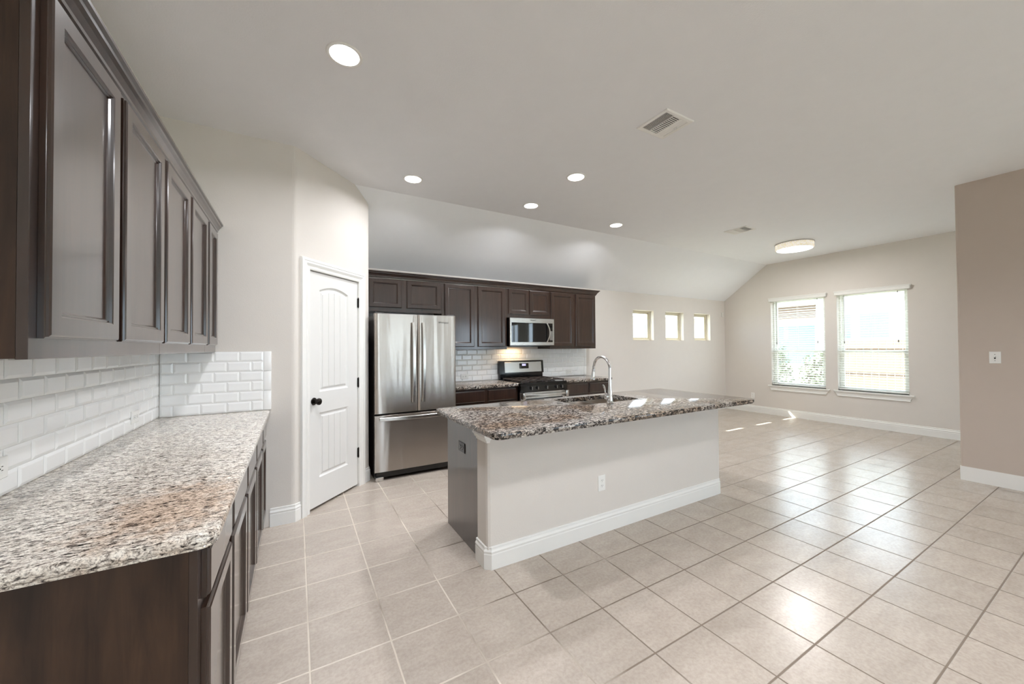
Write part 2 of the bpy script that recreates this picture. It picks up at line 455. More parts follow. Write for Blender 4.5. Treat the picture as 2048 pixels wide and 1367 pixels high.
# baseboards
struct(sweep([(XR, YB), (XR, YN)], BASE[::-1] if False else [(-d, z) for d, z in BASE]).build('baseboard_right', 'trim'), 'white baseboard under the two tall windows', 'baseboard')
struct(sweep([(XR-.015, YB), (4.3, YB)], BASE).build('baseboard_back', 'trim'), 'white baseboard under the small square windows', 'baseboard')
bd = sweep([(-.18, PA.y), (PA.x, PA.y), dp(.052)], [(-d, z) for d, z in BASE])
struct(bd.build('baseboard_pantry', 'trim'), 'short white baseboard left of the pantry door', 'baseboard')
bd = sweep([dp(.884), dp(DL), (PB.x+.004, PB.y+.1)], [(-d, z) for d, z in BASE])
struct(bd.build('baseboard_fridge', 'trim'), 'tiny white baseboard between pantry door and fridge', 'baseboard')
struct(sweep([(SX+.14, SY0), (SX+.14, SY1), (SX, SY1), (SX, SY0)], BASE).build('baseboard_stub', 'trim'), 'baseboard around the shaded wall end', 'baseboard')

# ---------------------------------------------------------------- island half wall (structure)
IX0, IX1, IY0, IY1, IZ = 1.035, 3.49, 2.13, 2.285, .879
c = .022
mb = MB().prism([(IX0+.004, IY1), (IX0, IY1-.01), (IX0, IY0+c), (IX0+c*.3, IY0+c*.3), (IX0+c, IY0), (IX1-c, IY0), (IX1-c*.3, IY0+c*.3), (IX1, IY0+c), (IX1, IY1)], 0, IZ)
struct(mb.build('wall_island', 'wall', smooth=False), 'white painted half wall under the island countertop', 'wall')
cc = .028
pth = [(IX1, IY1), (IX1, IY0+cc), (IX1-cc, IY0), (IX0+cc, IY0), (IX0, IY0+cc), (IX0, IY1)]
struct(sweep(pth[::-1], [(-d, z) for d, z in BASE][::1]).build('baseboard_island', 'trim'), 'white moulded baseboard around the island half wall', 'baseboard')
cp = [(-.002, 0), (.002, 0), (.006, .012), (.016, .022), (.02, .034), (.03, .044), (.03, .082), (-.002, .082)]
struct(sweep([(IX0+.02, IY0), (IX0, IY0), (IX0, IY1)][::-1], [(-d, z+.79) for d, z in cp]).build('trim_1', 'trim'), 'small white bracket moulding under the island slab corner', 'trim')

# ---------------------------------------------------------------- door
def door():
    root = bpy.data.objects.new('door_1', None); COL.objects.link(root); x, y = dp(.47); root.location = (x, y, 0)
    struct(root, 'white two panel arched pantry door with dark knob', 'door')
    U = Vector((DT.x, DT.y, 0)); N = Vector((DN.x, DN.y, 0)); O = Vector((PA.x, PA.y, 0)); Z = Vector((0, 0, 1))
    # casing
    prof = [(0, -.02), (0, .012), (.012, .015), (.022, .013), (.03, .015), (.05, .024), (.066, .018), (.07, .022), (.088, .022), (.092, .018), (.092, -.002)]
    L = []
    x0, x1, zt = .148, .796, 2.064
    for d, n in prof:
        L.append([O+U*(x0-d)+N*n, O+U*(x0-d)+Z*(zt+d)+N*n, O+U*(x1+d)+Z*(zt+d)+N*n, O+U*(x1+d)+N*n])
    mb = MB(); mb.loops(L, False, False, closed=False)
    # inner jamb
    F = (O, U, Z, N)
    mb.fbox(F, (x0-.001, 0, -.1), (x0+.002, zt, .0)).fbox(F, (x1-.002, 0, -.1), (x1+.001, zt, 0)).fbox(F, (x0, zt-.002, -.1), (x1, zt+.001, 0))
    mb.build('door_casing', 'trim', root)
    # leaf with panels
    lx0, lx1, lz0, lz1, nf = .153, .790, .022, 2.056, -.006
    bm = bmesh.new()
    def P(a, z, n): return O+U*a+Z*z+N*(nf+n)
    def arch(a0, a1, z0, z1, rise, k=12):
        pts = [(a0, z0), (a1, z0)]
        for i in range(k+1):
            s = i/k; a = a1+(a0-a1)*s; pts.append((a, z1+rise*(1-(2*s-1)**2)))
        return pts
    def inset(pts, d):
        n = len(pts); out = []
        for i in range(n):
            p0, p1, p2 = Vector(pts[i-1]), Vector(pts[i]), Vector(pts[(i+1) % n])
            e1 = (p1-p0).normalized(); e2 = (p2-p1).normalized()
            n1 = Vector((-e1.y, e1.x)); n2 = Vector((-e2.y, e2.x)); m = (n1+n2).normalized(); q = p1+m*(d/max(.4, m.dot(n1)))
            out.append((q.x, q.y))
        return out
    panels = [arch(.275, .652, 1.01, 1.905, .042), arch(.275, .652, .262, .826, .0005, 4)]
    outer = [(lx0, lz0), (lx1, lz0), (lx1, lz1), (lx0, lz1)]
    edges = []
    def addloop(pts, n):
        vs = [bm.verts.new(P(a, z, n)) for a, z in pts]
        return vs
    ov = addloop(outer, 0)
    es = [bm.edges.new((ov[i], ov[(i+1) % 4])) for i in range(4)]
    for pn in panels:
        prev = addloop(pn, 0)
        es += [bm.edges.new((prev[i], prev[(i+1) % len(prev)])) for i in range(len(prev))]
        for d, h in ((.004, -.004), (.012, -.011), (.022, -.012), (.034, -.006), (.038, -.0055)):
            cur = addloop(inset(pn, d), h)
            for i in range(len(cur)):
                j = (i+1) % len(cur); bm.faces.new((prev[i], prev[j], cur[j], cur[i]))
            prev = cur
        bm.faces.new(prev)
    bmesh.ops.triangle_fill(bm, use_beauty=True, edges=es)
    back = addloop(outer, -.035)
    for i in range(4):
        j = (i+1) % 4; bm.faces.new((ov[i], ov[j], back[j], back[i]))
    bm.faces.new(back)
    m2 = MB(); m2.bm.free(); m2.bm = bm
    leaf = m2.build('door_panel', 'door', root)
    # plank faces inside the panels
    mb = MB()
    for (a0, a1, z0, z1, rise) in ((.313, .614, 1.05, 1.866, .036), (.313, .614, .30, .788, 0)):
        k = 4; w = (a1-a0)/k
        for i in range(k):
            b0, b1 = a0+w*i+.0022, a0+w*(i+1)-.0022
            def zt_(a): s = (a-a0)/(a1-a0); return z1+rise*(1-(2*s-1)**2)
            pr = [(b0, z0), (b1, z0), (b1, zt_(b1)), ((b0+b1)/2, zt_((b0+b1)/2)), (b0, zt_(b0))]
            mb.loops([[P(a, z, -.006) for a, z in pr], [P(a, z, -.0032) for a, z in pr], [P(a, z, -.002) for a, z in inset(pr, .0015)]])
    mb.build('plank_inlay', 'door', leaf)
    # knob
    kc = O+U*.208+Z*.935+N*(nf)
    kn = MB().lathe(kc, N, [(.0, 0), (.031, 0), (.033, .004), (.029, .010), (.012, .013), (.011, .032), (.014, .036), (.026, .042), (.030, .052), (.028, .062), (.018, .069), (0, .071)])
    kn.build('door_knob', 'bronze', root, smooth=True)
    for hz in (1.85, 1.045, .34):
        h = MB().cyl(O+U*.794+Z*(hz-.045)+N*.003, (0, 0, 1), .0075, .09, 12)
        h.cyl(O+U*.794+Z*(hz-.052)+N*.003, (0, 0, 1), .004, .104, 10)
        h.fbox(F, (.786, hz-.045, -.01), (.80, hz+.045, .002))
        h.build('hinge', 'bronze', root, smooth=True)
    return root
door()

# ---------------------------------------------------------------- windows
def small_window(i, a, b):
    root = bpy.data.objects.new('window_%d' % i, None); COL.objects.link(root); root.location = ((a+b)/2, YB+.1, SZ[0])
    struct(root, ['small square window nearest the dark cabinets', 'middle one of the three small square windows', 'small square window nearest the room corner'][i-1], 'window')
    y0, y1 = YB+.085, YB+.135
    z0, z1 = SZ
    def fr(x0, x1, z0, z1, w, y0, y1):
        mb = MB()
        mb.box((x0, y0, z0), (x0+w, y1, z1), .003).box((x1-w, y0, z0), (x1, y1, z1), .003)
        mb.box((x0+w, y0+.001, z0), (x1-w, y1, z0+w), .003).box((x0+w, y0+.001, z1-w), (x1-w, y1, z1), .003)
        return mb
    fr(a, b, z0, z1, .034, y0, y1).build('window_frame', 'vinyl_tan', root)
    fr(a+.034, b-.034, z0+.034, z1-.034, .022, y0+.014, y1-.006).build('sash', 'vinyl_tan', root)
    MB().box((a+.05, y0+.028, z0+.05), (b-.05, y0+.032, z1-.05)).build('pane', 'glass', root)
for i, (a, b) in enumerate(SW): small_window(i+1, a, b)

def tall_window(i, a, b, label):
    root = bpy.data.objects.new('window_%d' % i, None); COL.objects.link(root); root.location = (XR+.1, (a+b)/2, FZ[0])
    struct(root, label, 'window')
    z0, z1 = FZ; zm = 1.285
    def fr(y0, y1, z0, z1, w, x0, x1, wb=None):
        wb = wb or w; mb = MB()
        mb.box((x0, y0, z0), (x1, y0+w, z1), .003).box((x0, y1-w, z0), (x1, y1, z1), .003)
        mb.box((x0+.001, y0+w, z0), (x1, y1-w, z0+wb), .003).box((x0+.001, y0+w, z1-w), (x1, y1-w, z1), .003)
        return mb
    fr(a, b, z0, z1, .03, XR+.085, XR+.145).build('window_frame', 'vinyl', root)
    fr(a+.03, b-.03, z0+.03, zm+.02, .04, XR+.09, XR+.115).build('lower_sash', 'vinyl', root)
    fr(a+.03, b-.03, zm-.02, z1-.03, .035, XR+.118, XR+.14).build('upper_sash', 'vinyl', root)
    MB().box((XR+.101, a+.06, z0+.06), (XR+.104, b-.06, zm-.01)).build('pane', 'glass', root)
    MB().box((XR+.128, a+.06, zm+.01), (XR+.131, b-.06, z1-.06)).build('pane', 'glass', root)
    # stool and apron
    s = MB().box((XR-.035, a-.06, z0-.022), (XR+.09, b+.06, z0), .006)
    s.build('window_sill', 'trim', root)
    ap = MB().loops([[V3(XR-d, a-.05+t, z), V3(XR-d, b+.05-t, z), V3(XR+.001, b+.05-t, z), V3(XR+.001, a-.05+t, z)] for d, z, t in ((.028, z0-.022, 0), (.026, z0-.03, .006), (.014, z0-.05, .022), (.012, z0-.085, .04), (.018, z0-.092, .04), (.016, z0-.1, .042))])
    ap.build('window_apron', 'trim', root)
tall_window(4, *FW[0], 'tall far window further left, shrubs outside')
tall_window(5, *FW[1], 'tall far window nearer the shaded wall end, fence outside')
def blind(a, b, label):
    root = thing('window_blind', label, 'blind', (XR+.03, (a+b)/2, FZ[1]), group='white blinds in the two tall windows')
    z1 = FZ[1]
    v = MB().box((XR-.045, a-.035, z1-.045), (XR-.005, b+.02, z1+.02), .004)
    v.box((XR-.052, a-.042, z1+.006), (XR-.003, b+.027, z1+.024), .004)
    v.build('valance', M['trim'], root)
    MB().box((XR+.012, a+.006, z1-.05), (XR+.068, b-.006, z1-.004)).build('headrail', 'slat', root)
    zb = FZ[0]+.03
    MB().box((XR+.015, a+.008, zb-.012), (XR+.066, b-.008, zb+.006), .003).build('bottom_rail', 'slat', root)
    s = MB(); z = z1-.085; n = 0
    while z > zb+.03:
        s.loops([[V3(XR+.015, y, z-.0042), V3(XR+.04, y, z+.0002), V3(XR+.066, y, z+.0045), V3(XR+.066, y, z+.0065), V3(XR+.04, y, z+.0028), V3(XR+.015, y, z-.002)] for y in (a+.008, b-.008)])
        z -= .0425
    s.build('slats', 'slat', root)
    for f in (.12, .5, .88):
        y = a+(b-a)*f
        MB().box((XR+.014, y-.0012, zb), (XR+.0155, y+.0012, z1-.04)).box((XR+.0665, y-.0012, zb), (XR+.068, y+.0012, z1-.04)).build('ladder_cord', 'slat', root)
    yc = a+.115
    cd = MB().tube([(XR+.008, yc, z1-.05), (XR+.008, yc, 1.47)], .0016, 6); cd.lathe((XR+.008, yc, 1.43), (0, 0, 1), [(.003, .045), (.007, .03), (.008, 0), (0, -.002)], 10)
    cd.lathe((XR+.008, yc, z1-.09), (0, 0, 1), [(.003, .03), (.006, .02), (.006, 0), (0, -.001)], 10)
    cd.build('pull_cord', 'cord', root)
    yw = b-.1
    w = MB().tube([(XR+.006, yw, z1-.05), (XR+.006, yw-.0, 1.46)], .003, 6); w.lathe((XR+.006, yw, 1.42), (0, 0, 1), [(.003, .045), (.007, .03), (.008, 0), (0, -.002)], 10)
    w.build('tilt_wand', 'cord', root)
blind(*FW[0], 'lowered white slatted blind in the window with shrubs outside')
blind(*FW[1], 'white slatted blind in the window nearer the shaded wall end')
# windows behind the camera: plain frames with mullions
def plain_window(name, axis, pos, a, b, z0, z1):
    root = bpy.data.objects.new(name, None); COL.objects.link(root); struct(root)
    mb = MB()
    m = (a+b)/2; zm = z0+(z1-z0)*.5
    def bx(u0, u1, v0, v1):
        if axis == 'y': mb.box((u0, pos, v0), (u1, pos+.05, v1))
        else: mb.box((pos, u0, v0), (pos+.05, u1, v1))
    for u in (a, m-.03, b-.05): bx(u, u+.05, z0, z1)
    for v in (z0, zm-.02, z1-.05): bx(a+.05, b-.05, v, v+.05)
    mb.build('window_frame', 'vinyl', root)
    g = MB()
    if axis == 'y': g.box((a+.02, pos+.02, z0+.02), (b-.02, pos+.024, z1-.02))
    else: g.box((pos+.02, a+.02, z0+.02), (pos+.024, b-.02, z1-.02))
    g.build('pane', 'glass', root)
for k, (a, b) in enumerate(NW): plain_window('window_%d' % (6+k), 'y', YN-.1, a, b, .3, 2.42)
plain_window('window_9', 'x', XR+.06, *RW[0], .45, 2.42)
plain_window('window_10', 'x', XR+.06, *RW[1], .45, 2.42)

# ---------------------------------------------------------------- cabinets
def panel_door(F, w, h, name, parent, mat='wood', frame_w=.052, th=.02):
    """cabinet door: stepped outer edge, frame, bead, recessed centre"""
    f = frame_w
    pr = [(.0, 0), (.0, th*.55), (.0035, th*.62), (.0045, th*.85), (.009, th), (f-.004, th), (f, th*.9), (f+.003, th*.62), (f+.007, th*.66), (f+.010, th*.42), (f+.013, th*.34)]
    return MB().rings(F, w, h, pr).build(name, mat, parent)
def slab_front(F, w, h, name, parent, mat='wood', th=.02):
    pr = [(0, 0), (0, th*.55), (.0035, th*.62), (.0045, th*.85), (.009, th)]
    return MB().rings(F, w, h, pr).build(name, mat, parent)
def carcass(a, b, open_front=None):
    return MB().box(a, b, .0015, 1)

# upper cabinets over the kitchen counter.  face frame at y=4.60, doors to 4.58
KU = [
 ('short dark wood cabinet above the stainless fridge', .675, 1.605, 1.825, [(.722, 1.102), (1.162, 1.588)]),
 ('tall double door dark wall cabinet between fridge and microwave', 1.605, 2.555, 1.365, [(1.640, 2.054), (2.107, 2.525)]),
 ('short dark wood cabinet above the microwave', 2.555, 3.290, 1.815, [(2.577, 2.913), (2.932, 3.276)]),
 ('tall double door dark wall cabinet right of the microwave', 3.290, 4.198, 1.365, [(3.308, 3.734), (3.784, 4.186)]),
]
for lab, x0, x1, z0, ds in KU:
    root = thing('wall_cabinet', lab, 'cabinet', ((x0+x1)/2, 4.765, z0), group='dark upper cabinets on the kitchen wall')
    mb = MB().box((x0+.001, 4.62, z0), (x1-.001, YB-.003, 2.212))
    mb.build('cabinet_body', 'wood', root)
    MB().box((x0+.0005, 4.601, z0-.002), (x1-.0005, 4.62, 2.212), .001, 1).build('face_frame', 'wood', root)
    for d0, d1 in ds:
        zb = z0+.035 if z0 < 1.5 else z0+.045
        panel_door(frame((d0, 4.6005, zb), (1, 0, 0), (0, -1, 0)), d1-d0, 2.212-zb, 'cabinet_door', root)
cr = sweep([(.672, 4.60), (4.198, 4.60), (4.198, YB-.003)], [(-d, z+2.212) for d, z in CROWN])
tag(cr.build('crown_moulding', 'wood'), 'dark crown moulding running above the kitchen wall cabinets', 'moulding', group='dark crown mouldings')

# left wall uppers (facing +x): frame to x=-.52, doors to -.50
LY = [(1.30, 1.705), (1.748, 2.182), (2.220, 2.645), (2.690, 3.110), (3.160, 3.462)]
units = [('left wall cabinet nearest the viewer, two tall dark doors', 1.268, 2.20, LY[0:2]), ('left wall cabinet in the middle of its row', 2.20, 3.135, LY[2:4]), ('narrow single door left wall cabinet at the pantry end', 3.135, 3.505, LY[4:5])]
for lab, y0, y1, ds in units:
    root = thing('wall_cabinet', lab, 'cabinet', (-.68, (y0+y1)/2, 1.37), group='dark upper cabinets on the left wall')
    MB().box((XL+.003, y0+.001, 1.372), (-.541, y1-.001, 2.243)).build('cabinet_body', 'wood_side', root)
    MB().box((-.541, y0+.0005, 1.370), (-.522, y1-.0005, 2.243), .001, 1).build('face_frame', 'wood', root)
    for d0, d1 in ds:
        panel_door(frame((-.5215, d0, 1.418), (0, 1, 0), (1, 0, 0)), d1-d0, 2.243-1.418, 'cabinet_door', root, frame_w=.056)
cr = sweep([(-.522, 3.505), (-.522, 1.268), (XL+.003, 1.268)], [(d*.8, z*.95+2.243) for d, z in CROWN])
tag(cr.build('crown_moulding', 'wood'), 'dark crown moulding running above the left wall cabinets', 'moulding', group='dark crown mouldings')

# base cabinets on the left: faces +x, frame front -.222, doors to -.20
bunits = [('left base cabinet nearest the viewer, plain dark end panel', 1.262, 2.20, LY[0:2]), ('left base cabinet in the middle of its row', 2.20, 3.135, LY[2:4]), ('narrow left base cabinet against the short white wall', 3.135, 3.508, LY[4:5])]
for lab, y0, y1, ds in bunits:
    root = thing('base_cabinet', lab, 'cabinet', (-.54, (y0+y1)/2, 0), group='dark base cabinets under the left counter')
    MB().box((XL+.003, y0+.001, .10), (-.241, y1-.001, .872)).build('cabinet_body', 'wood_side', root)
    MB().box((-.241, y0+.0005, .10), (-.222, y1-.0005, .8725), .001, 1).build('face_frame', 'wood', root)
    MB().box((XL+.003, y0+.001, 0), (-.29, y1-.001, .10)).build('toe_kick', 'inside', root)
    for d0, d1 in ds:
        slab_front(frame((-.2215, d0, .722), (0, 1, 0), (1, 0, 0)), d1-d0, .132, 'drawer_front', root)
        panel_door(frame((-.2215, d0, .118), (0, 1, 0), (1, 0, 0)), d1-d0, .578, 'cabinet_door', root, frame_w=.054)
# kitchen base cabinets
for lab, x0, x1, ds in (('dark base cabinet between fridge and gas range', 1.605, 2.558, [(1.635, 2.067), (2.116, 2.53)]), ('dark base cabinet right of the gas range', 3.345, 4.22, [(3.372, 3.766), (3.805, 4.19)])):
    root = thing('base_cabinet', lab, 'cabinet', ((x0+x1)/2, 4.62, 0), group='dark base cabinets on the kitchen wall')
    MB().box((x0+.001, 4.341, .10), (x1-.001, YB-.003, .872)).build('cabinet_body', 'wood', root)
    MB().box((x0+.0005, 4.322, .10), (x1-.0005, 4.341, .8725), .001, 1).build('face_frame', 'wood', root)
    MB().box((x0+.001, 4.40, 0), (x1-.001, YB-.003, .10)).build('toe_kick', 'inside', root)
    for d0, d1 in ds:
        slab_front(frame((d0, 4.3215, .705), (1, 0, 0), (0, -1, 0)), d1-d0, .142, 'drawer_front', root)
        panel_door(frame((d0, 4.3215, .118), (1, 0, 0), (0, -1, 0)), d1-d0, .565, 'cabinet_door', root)

# island cabinet behind the half wall
root = thing('island_cabinet', 'dark island cabinet with smooth side panel and black outlet', 'cabinet', (2.27, 2.57, 0))
mb = MB()
hx0, hx1, hy0, hy1 = 1.93, 2.79, 2.34, 2.83
mb.box((1.062, IY1+.002, .10), (hx0, 2.845, .8755)).box((hx1, IY1+.002, .10), (3.475, 2.845, .8755)).box((hx0, IY1+.002, .10), (hx1, 2.33, .8755)).box((hx0, 2.828, .10), (hx1, 2.845, .8755)).box((hx0, 2.33, .10), (hx1, 2.828, .5))
mb.build('cabinet_body', 'wood', root)
MB().box((1.046, IY1+.001, 0), (1.0615, 2.866, .8755), .001, 1).build('side_panel', 'wood', root)
MB().box((3.4755, IY1+.001, 0), (3.49, 2.866, .8755), .001, 1).build('side_panel', 'wood', root)
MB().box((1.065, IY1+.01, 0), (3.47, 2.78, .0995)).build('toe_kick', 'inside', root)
for x0 in (1.08, 1.5, 1.94, 2.37, 2.8):
    w = .395 if x0 < 2.7 else .65
    panel_door((V3(x0+w, 2.846, .12), V3(-1, 0, 0), V3(0, 0, 1), V3(0, 1, 0)), w, .57, 'cabinet_door', root)
    slab_front((V3(x0+w, 2.846, .71), V3(-1, 0, 0), V3(0, 0, 1), V3(0, 1, 0)), w, .14, 'drawer_front', root)

# ---------------------------------------------------------------- counters
def rrect(x0, x1, y0, y1, rads, k=6):
    """rads for corners (x0y0, x1y0, x1y1, x0y1)"""
    out = []
    for (cx, cy, sx, sy, a0), r in zip(((x0, y0, 1, 1, PI), (x1, y0, -1, 1, 1.5*PI), (x1, y1, -1, -1, 0), (x0, y1, 1, -1, .5*PI)), rads):
        r = max(r, .0005)
        for i in range(k+1):
            a = a0+.5*PI*i/k
            out.append((cx+sx*r+r*math.cos(a), cy+sy*r+r*math.sin(a)))
    return out
EDGE = [(.010, .0), (.003, .002), (0, .007), (0, .022), (.003, .028), (.006, .0305), (.004, .033), (.006, .038)]
def slab(name, x0, x1, y0, y1, rads, mat, label, hole=None, ztop=.914, straight=(0, 0, 0, 0), th=None):
    """straight: per side (x0,x1,y0,y1) 1 = no edge profile (against wall or neighbour)"""
    bm = bmesh.new(); L = []
    prof = [(i, ztop-d) for i, d in EDGE]
    for ins, z in prof:
        ex = [0 if s else ins for s in straight]
        rr_ = [max(r-ins, .0005) for r in rads]
        L.append([bm.verts.new((x, y, z)) for x, y in rrect(x0+ex[0], x1-ex[1], y0+ex[2], y1-ex[3], rr_)])
    n = len(L[0])
    for a, b in zip(L, L[1:]):
        for i in range(n):
            j = (i+1) % n; bm.faces.new((a[i], a[j], b[j], b[i]))
    zb = prof[-1][1]
    if hole:
        H = [[bm.verts.new((x, y, z)) for x, y in rrect(*hole, (.07,)*4, 8)] for z in (ztop, zb)]
        m = len(H[0])
        for i in range(m):
            j = (i+1) % m; bm.faces.new((H[0][i], H[0][j], H[1][j], H[1][i]))
        for Lp, Hp in ((L[0], H[0]), (L[-1], H[1])):
            es = []
            for R_ in (Lp, Hp):
                q = len(R_)
                for i in range(q):
                    e = bm.edges.get((R_[i], R_[(i+1) % q])) or bm.edges.new((R_[i], R_[(i+1) % q])); es.append(e)
            bmesh.ops.triangle_fill(bm, use_beauty=True, edges=es)
    else:
        bm.faces.new(L[0]); bm.faces.new(L[-1][::-1])
    mb = MB(); mb.bm.free(); mb.bm = bm
    o = mb.build(name, mat, smooth=True, origin=((x0+x1)/2, (y0+y1)/2, 0))
    return tag(o, label, 'countertop')
HOLE = (2.00, 2.72, 2.385, 2.785)
slab('island_countertop', .945, 3.575, 1.838, 2.885, (.05, .05, .05, .05), 'granite', 'large speckled granite island slab with sink cut into it', hole=HOLE)
slab('countertop', XL+.003, -.178, 1.238, 3.512, (.002, .045, .002, .002), 'granite_left', 'long granite countertop along the left wall, lightened for its sheen', straight=(1, 0, 0, 1))
slab('countertop', 1.603, 2.557, 4.282, YB-.003, (.002, .01, .002, .002), 'granite', 'short granite countertop between fridge and gas range', straight=(1, 1, 0, 1))
slab('countertop', 3.347, 4.245, 4.282, YB-.003, (.002, .01, .002, .002), 'granite', 'short granite countertop right of the gas range', straight=(1, 0, 0, 1))

# sink
root = thing('kitchen_sink', 'stainless double bowl sink sunk into the island granite', 'sink', (2.36, 2.585, .876))
def bowl(x0, x1, y0, y1, zt, zb):
    L = [[V3(x, y, z) for x, y in rrect(x0+i, x1-i, y0+i, y1-i, (max(.07-i, .01),)*4, 6)] for i, z in ((-.02, zt), (0, zt), (.002, zt-.01), (.012, zb+.03), (.04, zb), (.1, zb-.004))]
    mb = MB(); mb.loops(L, False, True)
    mb.cyl(((x0+x1)/2, (y0+y1)/2, zb-.004), (0, 0, 1), .04, .004, 20)
    return mb
bowl(1.985, 2.345, 2.372, 2.80, .8735, .70).build('sink_bowl', 'steel_sink', root, smooth=True)
bowl(2.372, 2.735, 2.372, 2.80, .8735, .66).build('sink_bowl', 'steel_sink', root, smooth=True)

# faucet
fx, fy = 2.275, 2.325
root = thing('kitchen_faucet', 'tall arched chrome faucet behind the island sink', 'faucet', (fx, fy, .914))
root['label'] = 'tall arched chrome faucet standing beside the island sink'
MB().lathe((fx, fy, .9145), (0, 0, 1), [(0, 0), (.029, 0), (.030, .006), (.025, .011), (.0215, .03), (.0205, .07), (.0195, .10), (.0165, .118), (.0145, .15), (.012, .24), (.0115, .29)]).build('faucet_body', 'chrome', root, smooth=True)
R_ = .098; pts = []
for i in range(19):
    a = PI-(PI*1.0)*i/18
    pts.append((fx, fy+R_+R_*math.cos(a)*1.0, 1.200+R_*1.05*math.sin(a)))
pts = [(fx, fy, 1.185)]+pts+[(fx, fy+2*R_+.006, 1.178)]
MB().tube(pts, .0115, 14).build('spout', 'chrome', root, smooth=True)
hd = (V3(0, .10, -1)).normalized(); hp = V3(fx, fy+2*R_+.004, 1.19)
MB().lathe(hp, hd, [(.013, 0), (.0135, .004), (.0125, .008), (.0135, .02), (.0165, .05), (.0205, .08), (.0205, .09), (.016, .093), (0, .093)]).build('spray_head', 'chrome', root, smooth=True)
hb = V3(fx-.02, fy, .975)
MB().lathe(hb, (-1, 0, 0), [(.015, 0), (.018, .004), (.02, .02), (.019, .034), (.012, .042), (0, .045)]).tube([hb+V3(-.026, 0, .012), hb+V3(-.034, 0, .035), hb+V3(-.036, 0, .06), hb+V3(-.046, 0, .085), hb+V3(-.058, 0, .1)], [.008, .006, .0065, .008, .005], 10).build('faucet_lever', 'chrome', root, smooth=True)

# ---------------------------------------------------------------- backsplashes: real bevelled subway tiles
def splash(F, w, h, label, start_half=False, trim_w=0, trim_side=1, clip=None, tw=.1528, thh=.0762, off=0):
    O, U, Vv, N = F
    c = O+U*(w/2)
    root = thing('tile_backsplash', label, 'backsplash', (c.x, c.y, O.z), group='white bevelled subway tile backsplashes')
    MB().fbox(F, (0, 0, 0), (w, h, .006)).build('grout_bed', 'grout', root)
    g = .0011; mb = MB(); rows = int(round(h/thh)); thh = h/rows
    wt = w-trim_w; lo = trim_w if trim_side < 0 else 0
    for r_ in range(rows):
        z0 = r_*thh; sh = (tw/2 if (r_ % 2) ^ start_half else 0)+off
        x = lo-((sh) % tw) if True else lo
        x = lo+wt-math.ceil((wt+tw)/tw)*tw + ((sh) % tw)
        while x < lo+wt-1e-4:
            a, b = max(x, lo), min(x+tw, lo+wt)
            if b-a > .012:
                pr = [(g, .004), (g, .0085), (.0125 if b-a > .05 else .004, .0125)]
                if b-a <= .03: pr = [(g, .004), (g, .009)]
                L = []
                for ins, n in pr:
                    L.append([O+U*(a+i0)+Vv*(z0+j0)+N*n for i0, j0 in ((ins, ins), (b-a-ins, ins), (b-a-ins, thh-ins), (ins, thh-ins))])
                mb.loops(L)
            x += tw
    mb.build('bevelled_tiles', 'tile', root)
    if trim_w:
        t = MB(); z = 0; a = lo+wt if trim_side > 0 else 0
        k = 3; hh = h/k
        for i in range(k):
            t.fbox(F, (a+g, i*hh+g, .004), (a+trim_w, (i+1)*hh-g, .0125), .004, 2)
        t.build('edge_tiles', 'tile', root, smooth=True)
    return root
splash(frame((XL+.0005, 1.24, .915), (0, 1, 0), (1, 0, 0)), 3.512-1.24, .456, 'white subway tiles on the left wall behind the long counter')
splash(frame((XL+.014, PA.y-.0005, .915), (1, 0, 0), (0, -1, 0)), -.172-(XL+.014), .456, 'white subway tiles on the short end wall of the left counter', trim_w=.052, start_half=True)
splash(frame((1.603, YB-.0005, .915), (1, 0, 0), (0, -1, 0)), 4.275-1.603, .448, 'white subway tiles on the kitchen wall behind the range', trim_w=.05, start_half=True)

# ---------------------------------------------------------------- outlets and switches
def outlet(o, u, v, n, label, mat='plate', kind='outlet', w=.072, h=.116, group=None):
    """plate centred at o, long axis v"""
    O = Vector(o); U = Vector(u).normalized(); Vv = Vector(v).normalized(); N = Vector(n).normalized()
    root = thing('wall_outlet' if kind == 'outlet' else 'light_switch', label, 'outlet' if kind == 'outlet' else 'switch', O, group)
    F = (O, U, Vv, N)
    MB().rings((O-U*w/2-Vv*h/2, U, Vv, N), w, h, [(0, .0003), (0, .003), (.003, .006)]).build('cover_plate', mat, root)
    if kind == 'outlet':
        for s in (-1, 1):
            c = O+Vv*(s*.0195)
            m = MB(); L = []
            for r_, n_ in ((1, .0055), (1, .0072), (.93, .008)):
                L.append([c+U*(max(-.014, min(.014, .0175*math.cos(a)))*r_)+Vv*(.0145*math.sin(a)*r_)+N*n_ for a in [2*PI*k/20 for k in range(20)]])
            m.loops(L); rc = m.build('receptacle', mat, root)
            m = MB()
            for dx in (-.0063, .0063): m.fbox((c, U, Vv, N), (dx-.0011, -.001, .0075), (dx+.0011, .007, .0084))
            m.cyl(c-Vv*.0065+N*.0075, N, .0022, .0009, 10)
            m.build('slots', 'slot' if mat == 'plate' else 'steel_flat', rc)
        MB().cyl(O+N*.0058, N, .003, .0012, 10).build('screw', 'slot' if mat != 'plate' else 'plate', root)
    else:
        MB().fbox(F, (-.005, -.012, .0055), (.005, .012, .0075)).build('toggle_slot', 'slot', root)
        MB().fbox((O+N*.006, U, (Vv+N*.6).normalized(), N), (-.0038, 0, 0), (.0038, .015, .006), .001).build('toggle', mat, root)
        for s in (-1, 1): MB().cyl(O+Vv*(.03*s)+N*.0058, N, .003, .0012, 10).build('screw', 'slot', root)
    return root
X, Y, Z = V3(1, 0, 0), V3(0, 1, 0), V3(0, 0, 1)
outlet((XL+.0128, 3.045, .995), Z, Y, X, 'white outlet on the left tile backsplash near the corner')
outlet((XL+.0128, 1.855, 1.01), Z, Y, X, 'white outlet cut off by the left picture edge')
